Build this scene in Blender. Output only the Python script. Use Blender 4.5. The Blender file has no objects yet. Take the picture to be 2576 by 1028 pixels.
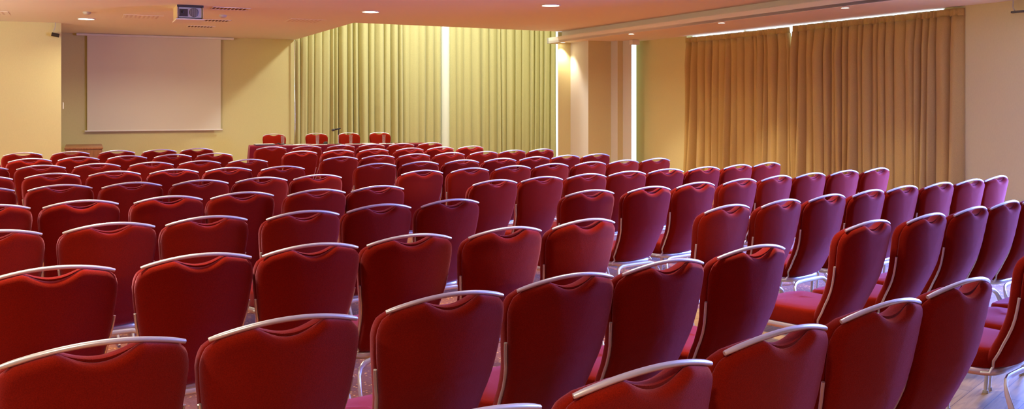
import bpy, bmesh, math, random
from math import sin, cos, pi, sqrt, radians as R
from mathutils import Vector, Matrix
random.seed(7)
SC = bpy.context.scene
COL = SC.collection

# ------------------------------------------------------------------ helpers
def link(o, parent=None):
    COL.objects.link(o)
    if parent is not None:
        o.parent = parent
    return o

class MB:
    """collects shapes, then links them as ONE mesh object"""
    def __init__(self):
        self.v, self.f, self.mi = [], [], []
        self.cur = 0
    def add(self, vs, fs):
        n = len(self.v)
        self.v += [tuple(p) for p in vs]
        for q in fs:
            self.f.append(tuple(i + n for i in q)); self.mi.append(self.cur)
        return self
    def box(self, x0, x1, y0, y1, z0, z1, M=None):
        vs = [Vector((x, y, z)) for z in (z0, z1) for y in (y0, y1) for x in (x0, x1)]
        if M is not None: vs = [M @ p for p in vs]
        return self.add(vs, [(0,2,3,1),(4,5,7,6),(0,1,5,4),(2,6,7,3),(0,4,6,2),(1,3,7,5)])
    def prism(self, poly, z0, z1):
        n = len(poly)
        a = sum(poly[i][0]*poly[(i+1)%n][1]-poly[(i+1)%n][0]*poly[i][1] for i in range(n))
        if a < 0: poly = poly[::-1]
        vs = [(x, y, z0) for x, y in poly] + [(x, y, z1) for x, y in poly]
        fs = [tuple(range(n))[::-1], tuple(range(n, 2*n))]
        fs += [(i, (i+1) % n, n+(i+1) % n, n+i) for i in range(n)]
        return self.add(vs, fs)
    def tube(self, pts, r, seg=10, closed=False, ry=None, cap=True):
        """tube along points; r may be a list; ry = second half-axis (vertical-ish)"""
        pts = [Vector(p) for p in pts]; n = len(pts)
        rr = r if isinstance(r, (list, tuple)) else [r]*n
        k = 1.0 if ry is None else ry/ (rr[0] or 1)
        rings = []
        up = Vector((0, 0, 1))
        for i, p in enumerate(pts):
            if closed: t = pts[(i+1) % n]-pts[i-1]
            else: t = pts[min(i+1, n-1)]-pts[max(i-1, 0)]
            t.normalize()
            a = t.cross(up)
            if a.length < 1e-3: a = t.cross(Vector((0, 1, 0)))
            if i and a.dot(pa) < 0: a = -a
            a.normalize(); pa = a
            b = t.cross(a)
            rings.append([p + a*rr[i]*cos(2*pi*j/seg) + b*rr[i]*k*sin(2*pi*j/seg) for j in range(seg)])
        vs = [q for ring in rings for q in ring]
        fs = []
        m = n if closed else n-1
        for i in range(m):
            for j in range(seg):
                A = i*seg+j; B = i*seg+(j+1) % seg; C = ((i+1) % n)*seg+(j+1) % seg; D = ((i+1) % n)*seg+j
                fs.append((A, B, C, D))
        if cap and not closed:
            fs.append(tuple(range(seg))[::-1]); fs.append(tuple((n-1)*seg+j for j in range(seg)))
        return self.add(vs, fs)
    def lathe(self, prof, seg=24, M=None):
        """prof: list of (r,z) from one end to the other"""
        n = len(prof)
        vs = [Vector((r*cos(2*pi*j/seg), r*sin(2*pi*j/seg), z)) for r, z in prof for j in range(seg)]
        if M is not None: vs = [M @ p for p in vs]
        fs = [(i*seg+j, i*seg+(j+1) % seg, (i+1)*seg+(j+1) % seg, (i+1)*seg+j) for i in range(n-1) for j in range(seg)]
        fs += [tuple(range(seg))[::-1], tuple((n-1)*seg+j for j in range(seg))]
        return self.add(vs, fs)
    def build(self, name, mat, parent=None, smooth=True, bevel=0.0, loc=None, rotz=0.0, angle=40):
        me = bpy.data.meshes.new(name)
        me.from_pydata(self.v, [], self.f)
        bm = bmesh.new(); bm.from_mesh(me)
        bmesh.ops.remove_doubles(bm, verts=bm.verts, dist=1e-5)
        bmesh.ops.recalc_face_normals(bm, faces=bm.faces)
        bm.to_mesh(me); bm.free()
        mats = mat if isinstance(mat, (list, tuple)) else [mat]
        for m in mats: me.materials.append(m)
        if len(mats) > 1 and len(me.polygons) == len(self.mi):
            for p, i in zip(me.polygons, self.mi): p.material_index = i
        if smooth:
            me.shade_smooth()
            try: me.set_sharp_from_angle(angle=R(angle))
            except Exception: pass
        o = bpy.data.objects.new(name, me)
        if loc is not None: o.location = loc
        o.rotation_euler[2] = rotz
        if bevel:
            b = o.modifiers.new('edge', 'BEVEL'); b.width = bevel; b.segments = 2; b.limit_method = 'ANGLE'; b.angle_limit = R(50)
        return link(o, parent)

def tag(o, label=None, cat=None, group=None, kind=None):
    if label: o['label'] = label
    if cat: o['category'] = cat
    if group: o['group'] = group
    if kind: o['kind'] = kind
    return o
def empty(name, loc, rz=0.0):
    o = bpy.data.objects.new(name, None); o.empty_display_size = .2
    o.location = loc; o.rotation_euler = (0, 0, rz)
    return link(o)
def struct(mb, name, mat, label=None, **k):
    o = mb.build(name, mat, smooth=k.pop('smooth', False), **k)
    return tag(o, label, None, None, 'structure')
def copy_tree(o, parent=None):
    c = o.copy(); COL.objects.link(c); c.parent = parent
    for ch in o.children: copy_tree(ch, c)
    return c

# ------------------------------------------------------------------ materials
def new_mat(name):
    m = bpy.data.materials.new(name); m.use_nodes = True
    nt = m.node_tree
    return m, nt, nt.nodes['Principled BSDF']
def setc(b, **k):
    for kk, vv in k.items():
        kk = kk.replace('_', ' ')
        if kk in b.inputs:
            b.inputs[kk].default_value = vv
def rgb(r, g, b): return (r, g, b, 1)
def plain(name, c, rough=.6, metal=0.0, **k):
    m, nt, b = new_mat(name)
    setc(b, Base_Color=rgb(*c), Roughness=rough, Metallic=metal, **k)
    return m
def noise(nt, scale, detail=3, rough=.5, coord='Object', stretch=None):
    tc = nt.nodes.new('ShaderNodeTexCoord'); n = nt.nodes.new('ShaderNodeTexNoise')
    n.inputs['Scale'].default_value = scale; n.inputs['Detail'].default_value = detail; n.inputs['Roughness'].default_value = rough
    if stretch:
        mp = nt.nodes.new('ShaderNodeMapping'); mp.inputs['Scale'].default_value = stretch
        nt.links.new(tc.outputs[coord], mp.inputs['Vector']); nt.links.new(mp.outputs[0], n.inputs['Vector'])
    else: nt.links.new(tc.outputs[coord], n.inputs['Vector'])
    return n
def ramp(nt, src, stops):
    r = nt.nodes.new('ShaderNodeValToRGB'); e = r.color_ramp.elements
    while len(e) < len(stops): e.new(.5)
    for el, (p, c) in zip(e, stops): el.position = p; el.color = rgb(*c)
    nt.links.new(src, r.inputs['Fac']); return r
def bump(nt, b, src, strength, dist=.002):
    n = nt.nodes.new('ShaderNodeBump'); n.inputs['Strength'].default_value = strength; n.inputs['Distance'].default_value = dist
    nt.links.new(src, n.inputs['Height']); nt.links.new(n.outputs[0], b.inputs['Normal'])

def fabric(name, lo, hi, sheen, tint, scale=260, srough=.45):
    m, nt, b = new_mat(name)
    n = noise(nt, scale, 4, .65)
    r = ramp(nt, n.outputs['Fac'], [(.3, lo), (.7, hi)])
    nt.links.new(r.outputs[0], b.inputs['Base Color'])
    setc(b, Roughness=.95, Sheen_Weight=sheen, Sheen_Roughness=srough, Sheen_Tint=rgb(*tint), Specular_IOR_Level=.04)
    bump(nt, b, n.outputs['Fac'], .6, .002)
    return m
def wallpaper(name, c, var=.025):
    m, nt, b = new_mat(name)
    n = noise(nt, 110, 4, .6, stretch=(1, 1, .3))
    r = ramp(nt, n.outputs['Fac'], [(.3, [x*(1-var) for x in c]), (.7, [min(1, x*(1+var)) for x in c])])
    nt.links.new(r.outputs[0], b.inputs['Base Color'])
    setc(b, Roughness=.75, Specular_IOR_Level=.25)
    bump(nt, b, n.outputs['Fac'], .12, .002)
    return m
def curtain_mat(name, c):
    m, nt, b = new_mat(name)
    n = noise(nt, 220, 3, .6, stretch=(1, 1, .3))
    r = ramp(nt, n.outputs['Fac'], [(.3, [x*.9 for x in c]), (.7, [x*1.08 for x in c])])
    nt.links.new(r.outputs[0], b.inputs['Base Color'])
    setc(b, Roughness=.9, Sheen_Weight=.25, Sheen_Roughness=.5, Specular_IOR_Level=.1)
    bump(nt, b, n.outputs['Fac'], .2, .001)
    return m
def emit(name, c, s):
    m = bpy.data.materials.new(name); m.use_nodes = True; nt = m.node_tree
    nt.nodes.remove(nt.nodes['Principled BSDF'])
    e = nt.nodes.new('ShaderNodeEmission'); e.inputs[0].default_value = rgb(*c); e.inputs[1].default_value = s
    nt.links.new(e.outputs[0], nt.nodes['Material Output'].inputs[0]); return m
def glass_mat(name, tint=(.95, .97, 1), gl=.1, frost=0.0):
    m = bpy.data.materials.new(name); m.use_nodes = True; nt = m.node_tree
    nt.nodes.remove(nt.nodes['Principled BSDF'])
    t = nt.nodes.new('ShaderNodeBsdfTransparent'); t.inputs[0].default_value = rgb(*tint)
    g = nt.nodes.new('ShaderNodeBsdfGlossy'); g.inputs['Roughness'].default_value = .03
    f = nt.nodes.new('ShaderNodeFresnel'); f.inputs[0].default_value = 1.45
    mm = nt.nodes.new('ShaderNodeMath'); mm.operation = 'ADD'; mm.inputs[1].default_value = gl; nt.links.new(f.outputs[0], mm.inputs[0])
    x = nt.nodes.new('ShaderNodeMixShader'); ge = nt.nodes.new('ShaderNodeNewGeometry'); iv = nt.nodes.new('ShaderNodeMath'); iv.operation = 'SUBTRACT'; iv.inputs[0].default_value = 1; nt.links.new(ge.outputs['Backfacing'], iv.inputs[1])
    mf = nt.nodes.new('ShaderNodeMath'); mf.operation = 'MULTIPLY'; nt.links.new(mm.outputs[0], mf.inputs[0]); nt.links.new(iv.outputs[0], mf.inputs[1]); nt.links.new(mf.outputs[0], x.inputs[0]); nt.links.new(t.outputs[0], x.inputs[1]); nt.links.new(g.outputs[0], x.inputs[2])
    out = x
    if frost:
        d = nt.nodes.new('ShaderNodeBsdfDiffuse'); d.inputs[0].default_value = rgb(.9, .92, .92)
        y = nt.nodes.new('ShaderNodeMixShader'); y.inputs[0].default_value = frost
        nt.links.new(x.outputs[0], y.inputs[1]); nt.links.new(d.outputs[0], y.inputs[2]); out = y
    nt.links.new(out.outputs[0], nt.nodes['Material Output'].inputs[0]); return m

M = {}
M['red'] = fabric('red_wool', (.17, .007, .0013), (.31, .013, .0028), .7, (1, .36, .50), 420, .38)
M['alu'] = plain('brushed_aluminium', (.88, .88, .88), .34, .66)
M['wall'] = wallpaper('yellow_wallpaper', (.69, .635, .325))
M['pier'] = wallpaper('daylit_grey_tint', (.66, .65, .63), .02)  # pier side faces coloured greyer to stand in for cool daylight on them
M['ceil'] = plain('ceiling_paint', (.88, .85, .78), .8)
M['white'] = plain('white_paint', (.82, .80, .76), .5)
M['colwhite'] = plain('column_paint', (.80, .87, .84), .45)
M['screen'] = plain('screen_fabric', (.77, .73, .61), .8)
M['curtf'] = curtain_mat('olive_gold_curtain', (.53, .495, .255))
M['curtr'] = curtain_mat('tan_curtain', (.54, .38, .13))
M['black'] = plain('black_plastic', (.018, .018, .018), .4)
M['darkmet'] = plain('dark_metal', (.10, .10, .11), .4, .8)
M['cloth'] = fabric('burgundy_cloth', (.13, .006, .016), (.19, .010, .026), .3, (1, .5, .6), 300)
M['paper'] = plain('white_paper', (.85, .85, .85), .7)
M['glass'] = glass_mat('drinking_glass', (.97, .98, .98), .0, .045)
M['pane'] = glass_mat('window_pane', (.96, .98, 1), .02)
M['lamp'] = emit('lamp_diffuser', (1, .86, .62), 14)
M['slot'] = plain('vent_slot', (.13, .07, .045), .8)
M['grey'] = plain('grey_plastic', (.55, .55, .56), .5)
M['chrome'] = plain('chrome', (.85, .85, .86), .12, 1.0)
M['ply'] = plain('birch_ply', (.70, .55, .30), .6)
def wood_mat():
    m, nt, b = new_mat('walnut_veneer')
    n = noise(nt, 9, 5, .6, stretch=(6, 6, .5))
    r = ramp(nt, n.outputs['Fac'], [(.25, (.16, .06, .022)), (.55, (.27, .11, .045)), (.8, (.36, .17, .07))])
    nt.links.new(r.outputs[0], b.inputs['Base Color']); setc(b, Roughness=.4); return m
M['wood'] = wood_mat()
def carpet_mat():
    m, nt, b = new_mat('speckled_carpet')
    tc = nt.nodes.new('ShaderNodeTexCoord')
    big = noise(nt, 2.2, 3, .6); base = ramp(nt, big.outputs['Fac'], [(.35, (.22, .05, .010)), (.65, (.36, .095, .018))])
    v = nt.nodes.new('ShaderNodeTexVoronoi'); v.inputs['Scale'].default_value = 46; nt.links.new(tc.outputs['Object'], v.inputs['Vector'])
    mask = ramp(nt, v.outputs['Distance'], [(.22, (1, 1, 1)), (.34, (0, 0, 0))])
    n2 = noise(nt, 14, 2, .5); gate = ramp(nt, n2.outputs['Fac'], [(.44, (0, 0, 0)), (.54, (1, 1, 1))])
    mu = nt.nodes.new('ShaderNodeMix'); mu.data_type = 'RGBA'; mu.blend_type = 'MULTIPLY'; mu.inputs[0].default_value = 1
    nt.links.new(mask.outputs[0], mu.inputs[6]); nt.links.new(gate.outputs[0], mu.inputs[7])
    mx = nt.nodes.new('ShaderNodeMix'); mx.data_type = 'RGBA'
    nt.links.new(mu.outputs[2], mx.inputs[0]); nt.links.new(base.outputs[0], mx.inputs[6]); mx.inputs[7].default_value = rgb(.9, .45, .10)
    nt.links.new(mx.outputs[2], b.inputs['Base Color']); setc(b, Roughness=.95, Sheen_Weight=.3, Specular_IOR_Level=.1)
    bump(nt, b, v.outputs['Distance'], .3, .004); return m
M['carpet'] = carpet_mat()
def plank_mat():
    m, nt, b = new_mat('oak_planks')
    tc = nt.nodes.new('ShaderNodeTexCoord'); mp = nt.nodes.new('ShaderNodeMapping'); mp.inputs['Rotation'].default_value = (0, 0, R(-48))
    nt.links.new(tc.outputs['Object'], mp.inputs[0])
    br = nt.nodes.new('ShaderNodeTexBrick'); br.inputs['Scale'].default_value = 1; br.inputs['Brick Width'].default_value = 1.3; br.inputs['Row Height'].default_value = .13
    br.inputs['Mortar Size'].default_value = .0022; br.inputs['Color1'].default_value = rgb(.44, .23, .075); br.inputs['Color2'].default_value = rgb(.60, .36, .14); br.inputs['Mortar'].default_value = rgb(.22, .12, .05)
    nt.links.new(mp.outputs[0], br.inputs['Vector'])
    st = nt.nodes.new('ShaderNodeMapping'); st.inputs['Scale'].default_value = (1.2, 14, 1); nt.links.new(mp.outputs[0], st.inputs[0])
    n = nt.nodes.new('ShaderNodeTexNoise'); n.inputs['Scale'].default_value = 2.5; n.inputs['Detail'].default_value = 5; n.inputs['Distortion'].default_value = 1.2; nt.links.new(st.outputs[0], n.inputs['Vector'])
    g = ramp(nt, n.outputs['Fac'], [(.3, (.55, .5, .45)), (.55, (1, 1, 1))])
    mx = nt.nodes.new('ShaderNodeMix'); mx.data_type = 'RGBA'; mx.blend_type = 'MULTIPLY'; mx.inputs[0].default_value = .8
    nt.links.new(br.outputs['Color'], mx.inputs[6]); nt.links.new(g.outputs[0], mx.inputs[7]); nt.links.new(mx.outputs[2], b.inputs['Base Color'])
    setc(b, Roughness=.42, Specular_IOR_Level=.3); return m
M['plank'] = plank_mat()
P_CEIL, P_SPOT, P_WIN, P_ROOF, P_SKY, P_UP, P_WIDE, P_FILL, EXPO = 18, 180, 1080, 245, 2.5, 95, 28, 15, 0.36
# ------------------------------------------------------------------ the room (metres; the eye is at x=0, y=0)
H = 1.5115                                   # eye height
ZC, ZS = 2.9575, 2.7475                      # ceiling slab, soffit along the curtain wall
U = Vector((.9056, .4242)); V = Vector((-.4242, .9056))        # along / into the screen wall
S = Vector((.4468, -.8946)); N = Vector((.8946, .4468))        # along / into the curtain wall
A_U = math.atan2(U.y, U.x); A_S = math.atan2(S.y, S.x)
FW = Vector((-4.814, 20.279)); RW = Vector((3.083, 16.528)); LW = Vector((-7.96, 16.145))
def fp(t, o=0.0): p = FW + U*t + V*o; return (p.x, p.y)          # point on the screen wall, o metres behind it
def rp(t, o=0.0): p = RW + S*t + N*o; return (p.x, p.y)          # point on the curtain wall
def frame(origin, ang): return Matrix.Translation(Vector((origin[0], origin[1], 0))) @ Matrix.Rotation(ang, 4, 'Z')
MF = frame(FW, A_U); MR = frame(RW, A_S)     # MF: x along the wall, y behind it;  MR: x towards the camera, y = into the ROOM is negative N -> y is +N rotated
def wallbox(mb, P, t0, t1, z0, z1, th=.2, o=0.0):
    mb.prism([P(t0, o), P(t1, o), P(t1, o+th), P(t0, o+th)], z0, z1)

REAR_L = (-2.9, -3.0)
FARL = LW - U*4.2
# floor
mb = MB(); mb.prism([(-13.5, 21), (-13.5, 8), (-4, -5.5), (13.5, 2), (9, 10.5), (2.5, 25.5), (-4, 24)], -.1, 0)
struct(mb, 'floor', M['carpet'], 'orange red speckled carpet under the chairs')
def uv(a, b): p = U*a + V*b; return (p.x, p.y)
mb = MB(); mb.prism([uv(3.72, 5.55), uv(6.1, 5.55), uv(6.1, -2.5), uv(3.72, -2.5)], -.02, .004)
struct(mb, 'floor_timber', M['plank'], 'oak plank floor panel set in the carpet near the curtain wall')

# screen wall with the return wall on its left
mb = MB(); wallbox(mb, fp, -9.0, -.02, 0, 6.0)
struct(mb, 'wall_front', M['wall'], 'yellow papered wall behind the projection screen')
mb = MB()
a, b_ = FARL, LW
c = LW + Vector((-.47, .883))*3.2; d = FARL + Vector((-.47, .883))*3.2
mb.prism([tuple(a), tuple(b_), tuple(c), tuple(d)], 0, ZC+.02)
struct(mb, 'wall_left_front', M['wall'], 'yellow papered wall block at the left edge of the photo')
rl = Vector(REAR_L)
mb = MB(); mb.prism([tuple(FARL), REAR_L, (REAR_L[0]-.2, REAR_L[1]), (FARL.x-.2, FARL.y)], 0, ZC+.02)
struct(mb, 'wall_left', M['wall'])
RC = RW + S*16.3
mb = MB(); mb.prism([REAR_L, (RC.x+.2, RC.y), (RC.x+.25, RC.y-.25), (REAR_L[0], REAR_L[1]-.25)], 0, ZC+.02)
struct(mb, 'wall_rear', M['wood'])

# curtain wall: solid, curtained window, solid, tall windows beside the camera
mb = MB()
wallbox(mb, rp, -1.475, .12, 0, ZC+.3)
wallbox(mb, rp, 5.45, 7.0, 0, ZC+.3)
wallbox(mb, rp, .12, 5.45, 0, .10); wallbox(mb, rp, .12, 5.45, ZS+.12, ZC+.3)
wallbox(mb, rp, 7.0, 10.8, 0, .35); wallbox(mb, rp, 7.0, 10.8, 2.62, ZC+.3)
wallbox(mb, rp, 10.8, 16.5, 0, ZC+.3)
struct(mb, 'wall_right', M['wall'], 'papered wall carrying the wide tan curtains')
def window(name, P, ts, z0, z1, o, label=None):
    fr = MB()
    for i, t in enumerate(ts): wallbox(fr, P, t-.03 if i else t, t+.03 if i < len(ts)-1 else t+.06, z0, z1, .06, o)
    wallbox(fr, P, ts[0], ts[-1]+.06, z0, z0+.06, .06, o+.001); wallbox(fr, P, ts[0], ts[-1]+.06, z1-.05, z1, .06, o+.001)
    r = struct(fr, name, M['white'], label)
    g = MB(); wallbox(g, P, ts[0]+.01, ts[-1]+.05, z0+.01, z1-.01, .008, o+.03)
    pn = g.build('pane', M['pane'], r, smooth=False)
    return r
window('window_1', rp, [.13, 1.55, 3.3, 5.38], .11, ZS+.10, .10)
window('window_2', rp, [7.01, 8.25, 9.5, 10.73], .36, 2.61, .10)
window('window_3', fp, [.02, 1.2, 2.4, 3.52, 4.7, 5.9, 7.0], .1, 4.9, .25)

# stepped piers between the two curtain walls
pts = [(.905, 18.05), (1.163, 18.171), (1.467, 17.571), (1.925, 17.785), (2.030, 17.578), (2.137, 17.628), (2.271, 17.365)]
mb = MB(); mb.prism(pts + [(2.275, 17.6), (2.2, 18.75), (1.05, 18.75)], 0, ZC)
o = struct(mb, 'wall_front_right', [M['wall'], M['pier']], 'stepped yellow piers with sides tinted daylight grey beside the window slit')
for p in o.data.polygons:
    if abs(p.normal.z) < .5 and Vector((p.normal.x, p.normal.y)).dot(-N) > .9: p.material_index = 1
# slit window at the end of the piers (glass set behind the wall line)
mb = MB(); mb.prism([(2.278, 17.42), (2.30, 17.41), (2.44, 17.83), (2.42, 17.86)], 0, .12)
o = struct(mb, 'window_4', M['white'], 'narrow bright window slit beside the grey-tinted pier side')
g = MB(); g.prism([(2.282, 17.66), (2.288, 17.655), (2.60, 17.95), (2.595, 17.957)], .12, ZS-.02)
g.build('pane', M['pane'], o, smooth=False)
mb = MB(); mb.box(-.09, .075, -.05, .06, ZS-.095, ZS-.004)
o = mb.build('blind_box', M['white'], None, bevel=.006, smooth=False, loc=(2.33, 17.33, 0), rotz=A_U); tag(o, 'small white roller blind box above the bright window slit', 'blind')
# void beyond the slab: its right wall and back-stop walls
mb = MB(); mb.prism([(1.05, 18.75), (1.25, 18.85), (1.75, 23.6), (1.5, 23.7)], 0, 6.0)
struct(mb, 'wall_recess', M['wall'])

# ceiling: slab with a notch over the front curtains, soffit strip, recess roof
N1 = FW + U*0.0; N2 = Vector((-2.780, 16.067)); N3 = Vector((.852, 17.977))
e = Vector((.4468, -.8946))
B0 = N3
slab = [tuple(FW - U*9.2), tuple(N1), tuple(N2), tuple(N3), tuple(N3 + e*19.5 + Vector((.3,.15))), (REAR_L[0]-1, REAR_L[1]-1.5), (FARL.x-1, FARL.y)]
mb = MB(); mb.prism(slab, ZC, ZC+.25)
FA0 = Vector((.702, 18.341))                 # end of the soffit fascia
far = N*1.36
mb.prism([tuple(FA0+e*.06), tuple(FA0 + e*20), tuple(FA0 + e*20 + far), tuple(FA0 + far + e*.06)], ZS, ZS+.04)
mb.prism([tuple(FA0+e*.35+N*.14), tuple(FA0 + e*20+N*.14), tuple(FA0 + e*20 + N*.3), tuple(FA0 + e*.35 + N*.3)], ZS+.03, ZC+.1)
mb.prism([tuple(FA0+e*.36-N*.10), tuple(FA0 + e*20-N*.10), tuple(FA0 + e*20+N*.32), tuple(FA0 + e*.36+N*.32)], ZC+.001, ZC+.2)
mb.prism([(-6.5, 18.0), (-2.9, 15.6), (1.6, 18.0), (2.2, 24.2), (-5.5, 21.5)], 6.0, 6.15)
struct(mb, 'ceiling', M['ceil'], 'peach painted ceiling with a dropped soffit along the curtains')
mb = MB()
mb.prism([tuple(FA0), tuple(FA0 + e*20), tuple(FA0 + e*20 + N*.05), tuple(FA0 + N*.05)], ZS-.004, ZS+.108)
mb.prism([tuple(FA0+e*.0), tuple(FA0 + e*.06), tuple(FA0 + e*.06 + N*.5), tuple(FA0 + N*.5)], ZS-.004, ZS+.108)
struct(mb, 'trim_1', M['ceil'], 'fascia board along the edge of the dropped soffit')
# upper walls of the recess above the slab
mb = MB(); mb.prism([tuple(N1 - U*.0 + Vector((-.2, 0))), tuple(N1), tuple(N2), tuple(N2 + Vector((-.2, 0)))], ZC+.25, 6.0)
mb.prism([tuple(N2), tuple(N3), tuple(N3 + Vector((0, -.2))), tuple(N2 + Vector((0, -.2)))], ZC+.25, 6.0)
mb.prism([tuple(N3), (1.25, 18.9), (1.45, 18.9), tuple(N3+Vector((.2,-.1)))], ZC+.02, 6.0)
mb.prism([fp(-.2, .2), fp(7.3, .2), fp(7.3, .4), fp(-.2, .4)], 4.9, 6.0)
struct(mb, 'wall_upper', M['wall'])
# column between the front curtains
mb = MB(); cx, cy = fp(3.55, -.02); mb.lathe([(.105, 0), (.105, 6.0)], 40, Matrix.Translation((cx, cy, 0)))
o = mb.build('column', M['colwhite']); tag(o, 'round white column between the two front curtains', None, None, 'structure')

# ------------------------------------------------------------------ curtains
def curtain(name, P, t0, t1, z0, z1, nf, amp, mat, label, seed, side=-1, heading=.09, flare=0.0, tuck=0.0):
    rnd = random.Random(seed)
    w = [rnd.uniform(.55, 1.6) for _ in range(nf)]; s = sum(w); ed = [0]
    for x in w: ed.append(ed[-1]+x/s)
    am = [amp*rnd.uniform(.55, 1.25)*(.7+.3*x) for x in w]
    ph = [rnd.uniform(0, 6.28) for _ in range(nf+1)]; wob = [rnd.uniform(.1, .35) for _ in range(nf+1)]
    sub, nz = 10, 26
    root = empty(name, (*P((t0+t1)/2), 0))
    inv = Matrix.Translation(-root.location)
    def grid(za, zb, n, gather):
        vs, fs = [], []
        cols = nf*sub+1
        for k in range(n+1):
            z = za+(zb-za)*k/n; h = (z1-z)/(z1-z0)
            for c in range(cols):
                i = min(c//sub, nf-1); q = c/sub-i
                e0 = ed[i]; e1 = ed[i+1]
                if i > 0: e0 += wob[i]*(e1-e0)*.35*sin(ph[i]+2.2*h)*h
                if i < nf-1: e1 += wob[i+1]*(ed[i+2]-ed[i+1])*.35*sin(ph[i+1]+2.2*h)*h
                x = e0+(e1-e0)*q
                lobe = max(0, sin(pi*q))**.62
                off = am[i]*lobe*(.45+.55*min(1, h*5+.12))*(1+.25*sin(ph[i]+3*h))
                off += .25*am[i]*sin(2*pi*q+ph[i])*(.3+.7*h)*lobe
                if gather: off = .35*am[i]*lobe+.010*sin(2*pi*q*3)+.012
                t = t0+(t1-t0)*x - flare*h*(1-x)*(h) - tuck*x*max(0, 1-h*7)
                px, py = P(t, side*off)
                vs.append(inv @ Vector((px, py, z)))
        for k in range(n):
            for c in range(cols-1):
                A = k*cols+c; fs.append((A, A+1, A+cols+1, A+cols))
        return vs, fs
    b = MB(); b.add(*grid(z0, z1-heading, nz, False))
    d = b.build('drape', mat, root, angle=80); m = d.modifiers.new('t', 'SOLIDIFY'); m.thickness = .006; m.offset = 0
    b = MB(); b.add(*grid(z1-heading-.004, z1, 3, True))
    d = b.build('heading_tape', mat, root, angle=80); m = d.modifiers.new('t', 'SOLIDIFY'); m.thickness = .008; m.offset = 0
    tag(root, label, 'curtain')
    return root
curtain('curtain', fp, .0, 3.445, .03, 4.7, 21, .085, M['curtf'], 'olive gold floor-length curtain between the screen wall and white column', 3, tuck=.10)
curtain('curtain', fp, 3.652, 6.53, .03, 4.7, 16, .085, M['curtf'], 'olive gold floor-length curtain between white column and stepped piers', 5)
def rp2(t, o=0.0): return rp(t, o)
curtain('curtain', rp2, .13, 2.775, .03, ZS-.034, 16, .10, M['curtr'], 'narrower tan curtain beside the yellow wall and window slit', 11, flare=.06, tuck=.07)
curtain('curtain', rp2, 2.79, 5.74, .03, ZS-.025, 21, .10, M['curtr'], 'wider tan curtain reaching the wall at the far right', 13)
# draw rod at the left end of the front curtain
mb = MB(); x, y = fp(-.02, -.08)
mb.tube([(x, y, .55), (x+.005, y, 1.2), (x-.004, y, 2.0), (x, y, 2.93)], .014, 10); mb.lathe([(.012, .42), (.022, .44), (.022, .55), (.012, .57)], 12, Matrix.Translation((x, y, 0)))
o = mb.build('curtain_rod', M['chrome']); tag(o, 'slim chrome draw rod hanging at the front curtain edge by the screen wall', 'curtain rod')

# ------------------------------------------------------------------ projection screen
root = empty('projection_screen', (*fp(-2.88, -.06), 0), A_U)
b = MB(); b.box(-1.50, 1.56, -.05, .05, ZC-.05, ZC-.004); b.build('housing', M['white'], root, bevel=.012, smooth=False)
b = MB(); b.box(-1.30, 1.29, -.012, -.009, .99, ZC-.045); b.build('screen_sheet', M['screen'], root, smooth=False)
b = MB(); b.tube([(-1.345, -.01, .985), (1.325, -.01, .985)], .016, 12); b.build('weight_bar', M['white'], root)
tag(root, 'large blank projection screen pulled down on the yellow wall', 'projection screen')

# ------------------------------------------------------------------ ceiling things
MU = Matrix.Rotation(A_U, 4, 'Z')
def downlight(x, y, z, r, label, grp, power, mat='lamp', blend=None):
    root = empty('downlight', (x, y, z))
    b = MB(); b.lathe([(r*.98, -.001), (r*1.16, -.001), (r*1.18, -.006), (r*1.02, -.012), (r*.98, -.006)], 32); b.build('trim_ring', M['white'], root)
    b = MB(); b.lathe([(r*.99, -.003), (r*.97, -.007), (r*.3, -.010)], 32); b.build('diffuser', M[mat], root)
    tag(root, label, 'ceiling light', grp)
    return root
DL = [(-7.137, 15.326, 'round ceiling light over the left wall corner, nearest the screen'),
      (-5.62, 12.36, 'round ceiling light cut by the top edge, left of projector'),
      (-2.190, 14.152, 'round ceiling light between projector and the front curtains'),
      (.559, 13.250, 'round ceiling light before the fascia, nearest the soffit')]
for x, y, l in DL: downlight(x, y, ZC, .125, l, 'large ceiling downlights', 0)
SP = [(1.0, 17.98, 'small soffit spotlight above the lit pier end'), (2.060, 15.793, 'small soffit spotlight above the wall by the window slit'),
      (3.132, 13.667, 'small soffit spotlight before the narrower tan curtain'), (4.210, 11.556, 'small soffit spotlight before the wider tan curtain')]
for x, y, l in SP: downlight(x, y, ZS, .048, l, 'small soffit spotlights', 0)

# projector lowered from the ceiling
root = empty('projector', (-4.818, 13.15, ZC), A_U)
b = MB(); b.box(.0, .012, .012, .60, -.185, 0); b.box(.353, .365, .012, .60, -.185, 0); b.box(0, .365, .588, .60, -.185, 0); b.build('side_panels', M['ply'], root, smooth=False)
b = MB(); b.box(.02, .345, .03, .56, -.18, -.03); b.build('body', M['grey'], root, bevel=.008, smooth=False)
b = MB(); b.box(-.012, .377, -.012, .612, -.215, -.197); b.build('base_plate', M['white'], root, bevel=.004, smooth=False)
g = MB(); Mg = Matrix.Translation((.235, .03, -.105)) @ Matrix.Rotation(pi/2, 4, 'X')
g.lathe([(.066, .0), (.066, .006), (.060, .009)], 28, Mg); gr = g.build('fan_grille', M['darkmet'], root)
for k in range(9):
    dx = -.052+.013*k; hh = sqrt(max(0, .062**2-dx*dx)); g = None
    b = MB(); b.box(.235+dx-.002, .235+dx+.002, .017, .022, -.105-hh, -.105+hh); b.build('grille_bar', M['grey'], gr, smooth=False)
b = MB(); b.box(.035, .15, .022, .032, -.165, -.06); b.build('connector_panel', M['darkmet'], root, smooth=False)
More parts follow.
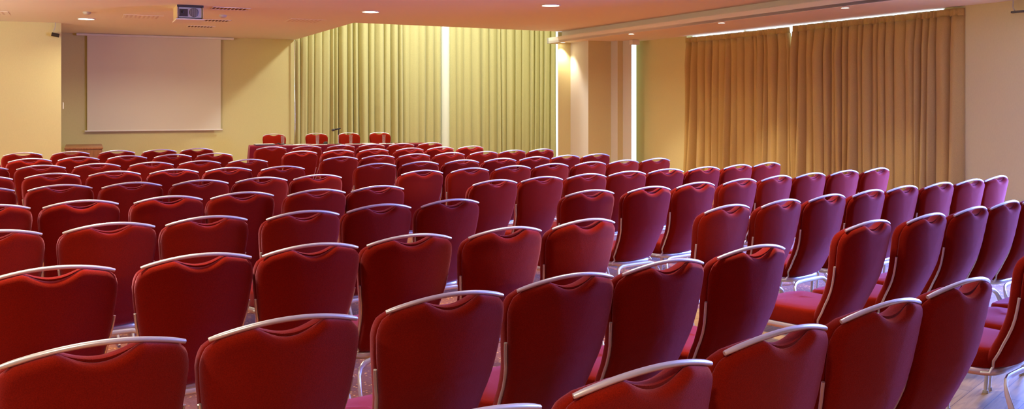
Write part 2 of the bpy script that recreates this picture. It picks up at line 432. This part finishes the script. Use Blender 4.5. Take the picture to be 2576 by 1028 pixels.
b = MB(); Ml = Matrix.Rotation(pi/2, 4, 'X'); b.lathe([(.022, 0), (.022, .012), (.012, .016)], 16, Matrix.Translation((.075, .03, -.1)) @ Ml); b.lathe([(.009, 0), (.009, .008)], 12, Matrix.Translation((.04, .03, -.155)) @ Ml); b.build('socket', M['black'], root)
b = MB(); b.box(.0, .365, .0, .012, -.03, 0); b.build('lift_frame', M['darkmet'], root, smooth=False)
tag(root, 'grey projector in a plywood lift box hanging from the ceiling', 'projector')

def vent(x, y, L, label):
    root = empty('ceiling_vent', (x, y, ZC), A_U)
    b = MB(); b.box(0, L, 0, .012, -.008, 0); b.box(0, L, .29, .302, -.008, 0); b.box(0, .012, 0, .30, -.008, 0); b.box(L-.012, L, 0, .30, -.008, 0); b.build('frame', M['ceil'], root, smooth=False)
    b = MB()
    n = int((L-.04)/.055)
    for k in range(n): b.box(.025+.055*k, .05+.055*k, .025, .277, -.007, -.0015)
    b.build('slots', M['slot'], root, smooth=False)
    tag(root, label, 'air vent', 'ceiling air vents')
vent(-4.40, 13.45, .55, 'slotted ceiling vent beside the projector, nearest the camera')
vent(-5.22, 15.40, .48, 'faint slotted ceiling vent behind the projector, the middle one')
vent(-5.88, 16.60, .48, 'slotted ceiling vent nearest the projection screen housing')
def perf(x, y, label):
    root = empty('access_panel', (x, y, ZC), A_U)
    b = MB(); b.box(0, .6, 0, .6, -.004, -.0002); b.build('panel', M['ceil'], root, smooth=False)
    b = MB()
    for i in range(8):
        for j in range(8): b.box(.04+.066*i, .07+.066*i, .04+.066*j, .075+.066*j, -.0048, -.0035)
    b.build('perforations', M['perf'], root, smooth=False)
    tag(root, label, 'ceiling panel', 'perforated ceiling panels')
M['perf'] = plain('perforation', (.60, .46, .36), .9)
perf(-8.35, 13.9, 'perforated ceiling panel at the left edge of the photo')
perf(-6.2, 14.6, 'perforated ceiling panel between the left light and projector')
perf(-3.7, 15.3, 'perforated ceiling panel between the projector vents and front curtains')
def dome(x, y, label):
    b = MB(); b.lathe([(.06, 0), (.06, -.012), (.05, -.03), (.03, -.042), (.01, -.045)], 24)
    o = b.build('smoke_detector', M['grey'], None, loc=(x, y, ZC)); tag(o, label, 'smoke detector', 'smoke detectors')
dome(-6.606, 14.213, 'small round smoke detector just above the left ceiling light')
dome(-4.651, 14.716, 'small round smoke detector right of the projector')
# wall sensor under the ceiling at the left wall corner
root = empty('wall_sensor', (LW.x-.02, LW.y-.10, ZC-.25), A_U)
b = MB(); b.tube([(-.03, .02, .25), (-.035, .02, .16), (-.06, 0, .09)], .006, 8); b.build('bracket', M['grey'], root)
b = MB(); b.tube([(-.09, 0, .045), (.03, 0, .02)], .034, 14); b.build('housing', M['black'], root)
tag(root, 'small black sensor hanging on a bracket at the left wall corner', 'sensor')
root = empty('wall_bracket', (*rp(6.42, -.06), 2.60), A_S)
b = MB(); b.tube([(0, .0, .14), (-.005, 0, .06), (.03, -.02, .02)], .007, 8); b.build('stem', M['grey'], root)
b = MB(); b.box(.0, .16, -.05, .0, -.012, .012); b.build('head', M['darkmet'], root, bevel=.005, smooth=False)
tag(root, 'small grey wall bracket under the soffit at the far right', 'bracket')
b = MB(); b.box(-.012, .0, -.045, .045, -.06, .06)
o = b.build('light_switch', M['white'], None, bevel=.004, smooth=False, loc=(LW.x+.012, LW.y+.06, 1.50), rotz=A_U); tag(o, 'small white switch plate on the left wall corner edge', 'light switch')

# ------------------------------------------------------------------ cabinet behind the left block
root = empty('cabinet', (-7.39, 16.49, 0), A_U)
b = MB(); b.box(-.60, 0, .0, 1.55, .06, .72); b.build('carcass', M['wood'], root, bevel=.004, smooth=False)
b = MB(); b.box(-.615, .015, -.015, 1.57, .72, .75); b.build('top', M['wood'], root, bevel=.004, smooth=False)
b = MB(); b.box(-.58, -.02, .02, 1.5, 0, .06); b.build('plinth', M['black'], root, smooth=False)
for s_ in (0, 1):
    b = MB(); b.box(-.59+.295*s_, -.305+.295*s_, -.012, -.001, .08, .70); dd = b.build('door', M['wood'], root, bevel=.003, smooth=False)
    b = MB(); b.tube([(-.33+.06*s_, -.03, .42), (-.33+.06*s_, -.03, .54)], .006, 8); b.build('handle', M['alu'], dd)
tag(root, 'low walnut cabinet beside the left wall below the screen', 'cabinet')

# ------------------------------------------------------------------ presenters' table
AT = R(19); TU = Vector((cos(AT), sin(AT))); TV = Vector((-sin(AT), cos(AT))); T0 = Vector((-4.85, 16.95)); TL, TD = 3.38, .52
def tp(a, b, z=.755): p = T0 + TU*a + TV*b; return (p.x, p.y, z)
root = empty('presenter_table', (T0.x, T0.y, 0), AT)
b = MB(); b.box(.04, TL-.04, .03, TD-.03, .715, .738); b.build('tabletop', M['wood'], root, smooth=False)
for x in (.12, TL/2, TL-.12):
    for y in (.08, TD-.08):
        b = MB(); b.tube([(x, y, 0), (x, y, .715)], .016, 10); b.build('leg', M['darkmet'], root)
tag(root, 'long presenter table hidden under the burgundy cloth', 'table')
# cloth: flat top, skirt with soft folds to the floor
b = MB(); per = []
def edge(p0, p1, n):
    for i in range(n): per.append((p0[0]+(p1[0]-p0[0])*i/n, p0[1]+(p1[1]-p0[1])*i/n))
edge((0, 0), (TL, 0), 90); edge((TL, 0), (TL, TD), 16); edge((TL, TD), (0, TD), 90); edge((0, TD), (0, 0), 16)
n = len(per); cxx, cyy = TL/2, TD/2
rows_ = []
for z, f_ in ((.750, -.012), (.7495, 0.0), (.742, .006), (.70, .009), (.5, .016), (.25, .024), (.02, .030)):
    ring = []
    for i, (x, y) in enumerate(per):
        nx = -1 if x < 1e-6 else (1 if x > TL-1e-6 else 0); ny = -1 if y < 1e-6 else (1 if y > TD-1e-6 else 0)
        fold = .022*sin(i*.55+1.3*sin(i*.13))*max(0, (.74-z))*1.3
        if abs(nx)+abs(ny) == 2: fold += .03*(.75-z)
        ring.append((x+nx*(f_+fold), y+ny*(f_+fold), z))
    rows_.append(ring)
vs = [p for r_ in rows_ for p in r_]; fs = []
for k in range(len(rows_)-1):
    for i in range(n): fs.append((k*n+i, k*n+(i+1) % n, (k+1)*n+(i+1) % n, (k+1)*n+i))
fs.append(tuple(range(n)))
b.add(vs, fs); o = b.build('tablecloth', M['cloth'], None, loc=(T0.x, T0.y, .0), rotz=AT, angle=60); tag(o, 'burgundy cloth draped to the floor over the presenter table', 'tablecloth')

def glass(a, bb, label):
    b = MB(); b.lathe([(.001, .0), (.026, 0), (.028, .004), (.034, .168), (.032, .168), (.026, .016), (.001, .013)], 20)
    o = b.build('drinking_glass', M['glass'], None, loc=tp(a, bb, .7575)); tag(o, label, 'glass', 'drinking glasses on the presenter table')
def notepad(a, bb, rz, label, th=.004):
    b = MB(); b.box(-.105, .105, -.148, .148, 0, th); b.box(-.100, .108, -.150, .140, th, th+.0015)
    o = b.build('notepad', M['paper'], None, smooth=False, loc=tp(a, bb, .7515), rotz=AT+R(rz)); tag(o, label, 'notepad', 'white notepads on the presenter table')
def pen(a, bb, rz, label):
    root = empty('pen', tp(a, bb, .7625), AT+R(rz))
    b = MB(); b.tube([(-.065, 0, 0), (.03, 0, 0)], .0045, 8); b.build('barrel', M['black'], root)
    b = MB(); b.tube([(.03, 0, 0), (.066, 0, 0), (.074, 0, 0)], [.0055, .0055, .002], 8); b.build('cap', M['black'], root)
    tag(root, label, 'pen', 'pens on the presenter table')
# ------------------------------------------------------------------ banquet chair
def lerp(tab, z):
    if z <= tab[0][0]: return tab[0][1]
    for (a, x), (b, y) in zip(tab, tab[1:]):
        if z <= b:
            q = (z-a)/(b-a); q = q*q*(3-2*q)*.35+q*.65
            return x+(y-x)*q
    return tab[-1][1]
YB = [(.34, -.055), (.40, -.085), (.47, -.122), (.54, -.158), (.60, -.188), (.66, -.210), (.72, -.224), (.80, -.240), (.93, -.272)]
WB = [(.385, .166), (.41, .182), (.47, .186), (.54, .190), (.61, .201), (.68, .2145), (.76, .2255), (.815, .2305), (.845, .2285), (.868, .2205), (.883, .206)]
def yback(x, z): return lerp(YB, z) + .045*(x/.235)**2
def zrail(x): return .893 + .034*(1-(x/.21)**2)
def back_outline(scoop, grow):
    pts = []
    for i in range(9): x = -.165+.33*i/8; pts.append((x, .378+.010*(x/.165)**2))
    zs = [.392, .41, .44, .48, .52, .56, .60, .64, .68, .72, .76, .79, .815, .838, .856, .870, .880]
    for z in zs: pts.append((lerp(WB, z)+grow, z))
    xs = [.190-.0126*i for i in range(31)]
    for x in xs:
        z = zrail(x)-.0055
        a = abs(x)
        if a < .098: z -= scoop*(1-(a/.098)**2)**1.25
        pts.append((x, z))
    for z in zs[::-1]: pts.append((-lerp(WB, z)-grow, z))
    return pts
def edge_dist(p, out):
    best = 9
    for (ax, az), (bx, bz) in zip(out, out[1:]+out[:1]):
        dx, dz = bx-ax, bz-az; L = dx*dx+dz*dz
        if L < 1e-12: continue
        q = max(0, min(1, ((p[0]-ax)*dx+(p[1]-az)*dz)/L))
        best = min(best, (p[0]-ax-q*dx)**2+(p[1]-az-q*dz)**2)
    return sqrt(best)
def pad(side, wall, thick, rad, bulge, scoop, grow):
    """upholstered pad on one side (-1 rear, +1 front) of the back plane: a side wall, then an evenly rounded face"""
    out = back_outline(scoop, grow); n = len(out); c = (0, .66)
    rs = [1, .988, .972, .952, .928, .90, .865, .825, .775, .70, .60, .46, .30, .15]
    vs, fs = [], []
    def place(x, z, h): return (x, yback(x, z)+side*(h+.0012), z)
    for (x, z) in out: vs.append((x*.985, yback(x, z)+side*.0002, z-.003 if z > .6 else z+.003))
    for (x, z) in out: vs.append(place(x, z, wall*.25))
    first_ring = 2
    for r in rs:
        for (x, z) in out:
            p = (c[0]+(x-c[0])*r, c[1]+(z-c[1])*r)
            d = min(1, edge_dist(p, out)/rad)
            h = wall + thick*sqrt(max(0, 1-(1-d)**2)) + bulge*max(0, 1-r*r)
            vs.append(place(p[0], p[1], h))
    vs.append(place(c[0], c[1], wall+thick+bulge))
    for k in range(len(rs)+1):
        for i in range(n): fs.append((k*n+i, k*n+(i+1) % n, (k+1)*n+(i+1) % n, (k+1)*n+i))
    k = len(rs)+1
    for i in range(n): fs.append((k*n+i, k*n+(i+1) % n, len(vs)-1))
    vs.append((0, yback(0, .66)+side*.0002, .66)); e_ = len(vs)-1
    for i in range(n): fs.append((i, (i+1) % n, e_))
    b = MB(); b.add(vs, fs); return b
def make_chair():
    root = empty('banquet_chair', (0, 0, 0))
    red, alu = M['red'], M['alu']
    # seat: rounded cushion, crowned, slightly wider in front
    out = []
    for i in range(56):
        a = 2*pi*i/56; ca, sa = cos(a), sin(a)
        x = .216*math.copysign(abs(ca)**.42, ca); y = .222*math.copysign(abs(sa)**.42, sa)
        y = y*.98+.138; x *= 1+.06*(y-.138)/.22
        out.append((x, y))
    prof = [(.96, .382), (.992, .384), (1.0, .392), (1.0, .446), (.993, .456), (.975, .463), (.92, .468), (.6, .472), (.3, .474)]
    vs = [(x*k, (y-.138)*k+.138, z - (.012*max(0, (y-.283)/.08) if z > .44 else 0)) for k, z in prof for x, y in out]; n = 56
    fs = [(k*n+i, k*n+(i+1) % n, (k+1)*n+(i+1) % n, (k+1)*n+i) for k in range(len(prof)-1) for i in range(n)]
    fs += [tuple(range(n))[::-1], tuple((len(prof)-1)*n+i for i in range(n))]
    b = MB(); b.add(vs, fs); b.build('seat', red, root, angle=60)
    b = MB(); b.tube([(x*.965, (y-.138)*.965+.138, .366) for x, y in out], .009, 8, closed=True, ry=.017); b.build('seat_frame', alu, root)
    # back: rear pad and front cushion meet in a seam
    pad(-1, .007, .023, .028, .008, .043, -.002).build('backrest', red, root, angle=70)
    pad(+1, .026, .026, .040, .008, .032, .0005).build('back_cushion', red, root, angle=70)
    # handle rail
    pts = []
    for i in range(25):
        x = -.212+.424*i/24
        pts.append((x, yback(0, .92)-.001+.045*(x/.235)**2*.95, zrail(x)+.001))
    rr = [.0064, .0076]+[.0080]*21+[.0076, .0064]
    b = MB(); b.tube(pts, rr, 12, ry=.0062); b.build('handle_rail', alu, root, angle=60)
    # bent side rails in the seam of the back
    for s in (-1, 1):
        pts = [(s*(lerp(WB, z)+.003), yback(lerp(WB, z), z)-.001, z) for z in (.712, .67, .62, .58, .54, .50, .46, .42, .39)]
        pts.append((s*.195, -.055, .368)); pts.append((s*.20, -.02, .362))
        b = MB(); b.tube(pts, .0058, 8); b.build('side_rail', alu, root)
    # rear legs join in a rounded arch under the back
    for s in (-1, 1):
        b = MB(); b.tube([(s*.10, -.105, .352), (s*.135, -.106, .351), (s*.165, -.110, .343), (s*.187, -.118, .325), (s*.199, -.128, .295), (s*.206, -.148, .24), (s*.212, -.20, .12), (s*.215, -.255, .012)], .0085, 10, ry=.0135); b.build('leg', alu, root)
    b = MB(); b.tube([(-.11, -.105, .352), (0, -.104, .353), (.11, -.105, .352)], .0085, 10, ry=.0132); b.build('crossbar', alu, root)
    for s in (-1, 1):
        b = MB(); b.tube([(s*.200, .290, .368), (s*.208, .305, .30), (s*.214, .320, .16), (s*.217, .332, .012)], .0125, 10, ry=.0085); lg = b.build('leg', alu, root)
        b = MB(); b.lathe([(.006, -.010), (.013, -.006), (.013, .006), (.006, .010)], 12, Matrix.Translation((s*.219, .310, .255)) @ Matrix.Rotation(pi/2, 4, 'Y')); b.build('link_knob', M['grey'], lg)
        b = MB(); b.lathe([(.013, 0), (.015, .004), (.013, .02)], 12, Matrix.Translation((s*.217, .332, 0))); b.build('foot', M['grey'], lg)
    return root
CH = make_chair()
first = [True]
def chair(x, y, deg, label, group):
    """x,y = middle of the handle rail"""
    o = CH if first[0] else copy_tree(CH); first[0] = False
    th = R(deg); yr = -.244
    o.location = (x + sin(th)*yr, y - cos(th)*yr, 0); o.rotation_euler = (0, 0, th)
    tag(o, label, 'chair', group)
    return o
ORD = ['', 'second', 'third', 'fourth', 'fifth', 'sixth', 'seventh', 'eighth', 'ninth', 'tenth']
ROWS = {
'LA':[(-0.112,1.741,35.6),(0.307,2.058,35.6),(0.703,2.398,36.8),(1.112,2.729,37.1),(1.506,3.063,38.2)],
'LB':[(-1.027,2.268,34.3),(-0.620,2.522,34.9),(-0.199,2.844,35.6),(0.193,3.158,36.0),(0.578,3.445,35.9),(1.002,3.798,36.3)],
'LC':[(-1.660,3.301,34.9),(-1.229,3.582,34.9),(-0.840,3.842,35.1),(-0.456,4.120,33.9),(-0.026,4.362,36.0),(0.373,4.674,37.4)],
'LD':[(-2.419,4.247,35.2),(-1.986,4.519,35.2),(-1.595,4.792,35.7),(-1.146,5.034,36.1),(-0.775,5.367,37.2),(-0.377,5.653,37.2)],
'LE':[(-3.049,5.336,35.7),(-2.631,5.588,35.7),(-2.195,5.852,35.4),(-1.800,6.115,34.2),(-1.345,6.318,35.7),(-0.965,6.594,36.1)],
'LF':[(-3.750,6.452,32.7),(-3.296,6.677,32.7),(-2.859,6.887,32.8),(-2.418,7.107,33.7),(-2.016,7.373,34.4),(-1.625,7.660,34.0)],
'LG':[(-4.321,7.470,32.6),(-3.916,7.795,32.6),(-3.496,8.053,32.4),(-3.058,8.282,32.1),(-2.637,8.518,31.9),(-2.184,8.724,32.2)],
'LH':[(-5.002,8.639,33.0),(-4.550,8.841,33.0),(-4.128,9.108,33.1),(-3.674,9.330,33.2),(-3.266,9.583,33.2),(-2.836,9.828,33.5)],
'LI':[(-5.658,9.673,34.2),(-5.247,9.956,34.2),(-4.859,10.258,33.9),(-4.427,10.527,33.5),(-4.004,10.803,33.4),(-3.601,11.087,33.2)],
'LJ':[(-5.986,11.191,34.6),(-5.521,11.451,34.6),(-5.055,11.716,34.7),(-4.615,11.992,35.0),(-4.237,12.319,34.7)],
'RA':[(2.310,3.885,40.0),(2.687,4.213,40.0),(3.064,4.541,40.0)],
'RB':[(1.806,4.620,39.6),(2.231,4.908,40.1),(2.634,5.237,40.7),(3.002,5.556,41.0),(3.379,5.884,41.0)],
'RC':[(1.264,5.345,40.2),(1.667,5.642,40.9),(2.062,5.966,39.7),(2.457,6.288,40.9),(2.826,6.604,38.5),(3.218,6.880,38.4),(3.603,7.176,37.0),(3.987,7.518,40.0)],
'RD':[(0.538,6.272,33.7),(0.987,6.545,36.0),(1.391,6.900,37.3),(1.806,7.225,39.6),(2.193,7.559,39.8),(2.574,7.862,38.1),(2.975,8.163,37.2),(3.383,8.466,38.8)],
'RE':[(-0.128,7.129,36.9),(0.249,7.448,35.5),(0.637,7.755,34.2),(1.021,8.061,33.3),(1.413,8.359,32.9),(1.821,8.643,35.8),(2.215,8.953,37.5),(2.595,9.284,37.0)],
'RF':[(-0.800,8.177,35.1),(-0.386,8.477,36.6),(0.013,8.790,36.4),(0.401,9.116,36.4),(0.811,9.409,36.8),(1.194,9.723,36.7),(1.584,10.038,35.7)],
'RG':[(-1.350,9.143,34.3),(-0.942,9.431,34.5),(-0.527,9.716,35.2),(-0.124,10.007,35.4),(0.260,10.313,35.9),(0.630,10.639,36.6),(1.016,10.962,36.6)],
'RH':[(-1.927,10.301,37.1),(-1.549,10.618,36.5),(-1.163,10.933,35.6),(-0.759,11.222,35.9),(-0.348,11.500,36.6),(0.012,11.837,37.8),(0.395,12.160,38.7)],
'RI':[(-2.671,11.584,34.0),(-2.247,11.863,34.2),(-1.832,12.152,34.9),(-1.384,12.409,35.9),(-0.989,12.715,35.6),(-0.581,13.010,35.5)],
'RJ':[(-3.361,12.779,33.3),(-2.919,13.036,33.6),(-2.483,13.294,34.3),(-2.080,13.591,34.7),(-1.673,13.883,34.4),(-1.261,14.169,34.3)],
}
BLK = {'L': 'screen-side block', 'R': 'curtain-side block'}
for key in sorted(ROWS):
    row = ROWS[key]; blk, k = key[0], ord(key[1])-65
    row = row[::-1] if blk == 'L' else row
    rw = 'row nearest the camera' if k == 0 else ('farthest row from the camera' if k == 9 else ORD[k]+' row from the camera')
    for i, (x, y, d) in enumerate(row):
        pos = 'beside the aisle' if i == 0 else ORD[i]+' from the aisle'
        chair(x, y, d, 'red banquet chair %s, %s, %s' % (pos, rw, BLK[blk]), 'red banquet chairs set out in rows')
PRES = [(-4.80, 18.42, 'farthest left, behind the laptop'), (-4.03, 18.80, 'second from the screen wall'), (-3.42, 19.12, 'behind the table microphone'), (-2.82, 19.42, 'nearest the white column')]
for x, y, w_ in PRES:
    chair(x, y, 205, 'red presenter chair facing the room across the table, '+w_, 'presenter chairs behind the table')
# things on the presenter table: a = along the table, b = towards the wall
glass(.61, .30, 'tall water glass in front of the farthest left presenter chair')
glass(1.26, .28, 'tall water glass to the left of the microphone')
glass(1.90, .28, 'tall water glass just right of the microphone')
glass(2.55, .28, 'tall water glass nearest the white column')
notepad(.78, .22, 70, 'white notepad on the table between laptop and second glass')
notepad(1.02, .38, 20, 'white notepad left of the second water glass')
notepad(1.29, .22, 80, 'white notepad beside the black palm-sized gadget')
notepad(1.93, .21, 80, 'white notepad under the glass right of microphone')
notepad(2.26, .36, 10, 'white notepad in front of the presenter chair nearest the column')
notepad(2.60, .23, 82, 'white notepad under the glass nearest the white column')
def pen_on(a, b_, rz, l): pen(a, b_, rz, l)
pen_on(.73, .20, 5, 'black pen on the notepad near the laptop')
pen_on(1.31, .20, 12, 'black pen on the notepad left of the microphone')
pen_on(2.00, .20, 8, 'black pen on the notepad right of the microphone')
pen_on(2.64, .20, 10, 'black pen on the notepad nearest the white column')
root = empty('laptop', tp(.27, .27, .7515), AT+R(6))
b = MB(); b.box(-.18, .18, -.125, .125, .004, .016); b.build('base', M['darkmet'], root, bevel=.003, smooth=False)
b = MB(); b.box(-.18, .18, -.125, .125, .0175, .027); b.build('lid', M['grey'], root, bevel=.003, smooth=False)
tag(root, 'closed grey laptop on the table end near the screen wall', 'laptop')
b = MB(); b.tube([(.0, 0, .008), (.05, .03, .03), (.10, .0, .012), (.15, .04, .028), (.19, -.01, .006), (.13, -.04, .01), (.05, -.03, .008)], .008, 8)
o = b.build('power_cable', M['black'], None, loc=tp(.49, .40, .7515), rotz=AT); tag(o, 'black coiled cable beside the closed laptop', 'cable')
root = empty('gadget', tp(1.42, .27, .7515), AT-R(25))
b = MB(); b.lathe([(.012, -.034), (.028, -.026), (.034, 0), (.028, .026), (.012, .034)], 16, Matrix.Translation((0, 0, .030)) @ Matrix.Rotation(pi/2, 4, 'Y') @ Matrix.Scale(.85, 4, (1, 0, 0))); b.build('body', M['black'], root)
b = MB(); b.lathe([(.024, 0), (.024, .006), (.015, .010)], 16, Matrix.Translation((-.034, 0, .030)) @ Matrix.Rotation(-pi/2, 4, 'Y') @ Matrix.Scale(.85, 4, (1, 0, 0))); b.build('end_cap', M['darkmet'], root)
tag(root, 'small rounded black gadget on the table left of the microphone', 'gadget')
root = empty('microphone', tp(1.65, .20, .7515), AT)
b = MB(); b.lathe([(.070, 0), (.070, .006), (.055, .014), (.015, .018)], 28); b.build('base', M['darkmet'], root)
b = MB(); b.tube([(0, 0, .015), (0, 0, .19)], .0075, 12); b.build('pole', M['chrome'], root)
b = MB(); b.tube([(0, 0, .185), (0, 0, .25), (.004, 0, .29)], [.012, .012, .010], 12); b.build('clamp', M['black'], root)
b = MB(); b.tube([(.045, 0, .312), (.02, 0, .303), (-.075, -.005, .285), (-.08, -.005, .284)], [.006, .013, .017, .017], 14); mb_ = b.build('body', M['black'], root)
b = MB(); b.tube([(-.078, -.005, .284), (-.092, -.006, .281), (-.112, -.007, .277), (-.128, -.008, .274), (-.135, -.008, .273)], [.019, .025, .026, .019, .006], 16); b.build('mesh_head', M['darkmet'], root)
tag(root, 'black microphone on a short desk stand on the presenter table', 'microphone')

# ------------------------------------------------------------------ light
def area(name, loc, target, sx, sy, col, power, shape='RECTANGLE', spread=None):
    l = bpy.data.lights.new(name, 'AREA'); l.shape = shape; l.size = sx
    if shape in ('RECTANGLE', 'ELLIPSE'): l.size_y = sy
    l.color = col; l.energy = power
    if spread: l.spread = R(spread)
    o = bpy.data.objects.new(name, l); o.location = loc
    d = Vector(target)-Vector(loc); o.rotation_euler = d.to_track_quat('-Z', 'Y').to_euler()
    return link(o)
WARM = (1, .90, .64)
WIDE = [(x, y) for x, y, _ in DL] + [(-4.8, 16.6), (.2, 15.6), (1.0, 12.4), (-6.6, 16.4)]  # points beyond DL have no fixture, added to light the walls
# the same lamps repeat over the seats, towards the camera
OVER = [(-2.6, 11.4), (-.2, 10.4), (-5.2, 9.6), (-3.0, 8.4), (-.8, 7.4), (1.4, 6.4), (-7.6, 10.4), (-4.4, 6.4), (-2.4, 5.2), (-2.6, 1.2), (-.2, .1), (2.2, -1.0), (1.0, 4.2), (-1.6, 3.4), (-.9, 12.6), (1.6, 8.6)]
for x, y in WIDE: area('ceiling_lamp', (x, y, ZC-.02), (x, y, 0), .24, .24, WARM, P_WIDE*(.42 if x < -7 else 1), 'DISK', 150)
for x, y in OVER: area('ceiling_lamp', (x, y, ZC-.02), (x, y, 0), .24, .24, WARM, P_CEIL*(2.1 if y < 2 else 1), 'DISK', 86 if y > 2 else 120)
SPP = [(x, y) for x, y, _ in SP]
for i, (x, y) in enumerate(SPP):
    l = bpy.data.lights.new('soffit_spot', 'SPOT'); l.energy = P_SPOT*(.34, 1, 1, .45)[i]; l.color = (1, .84, .62); l.spot_size = R(84 if i == 0 else 80); l.spot_blend = .7; l.shadow_soft_size = .04
    o = bpy.data.objects.new('soffit_spot', l); o.location = (x, y, ZS-.02); link(o)
    if i == 0: o.rotation_euler = Vector((.02, .10, -1)).to_track_quat('-Z', 'Y').to_euler()
# daylight through the tall windows of the curtain wall beside the camera
wc = rp(8.9, -.05); area('window_daylight', (*wc, 1.5), (wc[0]-N.x, wc[1]-N.y, 1.05), 3.6, 2.2, (.15, .27, 1), P_WIN, 'RECTANGLE', 150)
area('added_upward_fill', (*wc, 1.2), (wc[0]-N.x, wc[1]-N.y, 2.6), 3.6, 1.6, (1, .88, .70), P_FILL, 'RECTANGLE', 110)  # warm fill added at the window, aimed up to lighten the ceiling
# unseen fill lamps added near the left wall to brighten the ceiling
for x, y in ((-9.95, 11.6), (-8.6, 9.0), (-7.3, 6.4)):
    area('added_ceiling_fill', (x, y, 1.9), (x+.15*(1 if x < 0 else -1), y+.1, 3), .5, .3, (1, .92, .74), P_UP)
# daylight through the roof glazing of the recess over the front curtains
sp = FW + U*3.0 - V*2.6; area('roof_daylight', (sp.x, sp.y, 5.9), (sp.x-.6, sp.y+.4, 0), .8, .8, (.97, 1, .92), P_ROOF)
w = bpy.data.worlds.new('sky'); SC.world = w; w.use_nodes = True
bg = w.node_tree.nodes['Background']; bg.inputs[0].default_value = (.72, .86, 1, 1); bg.inputs[1].default_value = P_SKY

# ------------------------------------------------------------------ camera
cam = bpy.data.cameras.new('camera'); co = bpy.data.objects.new('camera', cam); link(co)
cam.sensor_width = 36; cam.sensor_fit = 'HORIZONTAL'; cam.lens = 36*2300/2576
co.location = (0, 0, H); co.rotation_euler = (pi/2, 0, 0)
cam.shift_y = -(514-264)/2576; cam.clip_start = .05; cam.clip_end = 200
SC.camera = co
SC.view_settings.view_transform = 'Standard'; SC.view_settings.look = 'None'; SC.view_settings.gamma = 1; SC.view_settings.use_curve_mapping = False
SC.view_settings.exposure = EXPO
SC.cycles.use_denoising = True
SC.cycles.max_bounces = 8; SC.cycles.diffuse_bounces = 5; SC.cycles.glossy_bounces = 4; SC.cycles.transparent_max_bounces = 12
SC.cycles.sample_clamp_indirect = 6
SC.cycles.caustics_reflective = False; SC.cycles.caustics_refractive = False
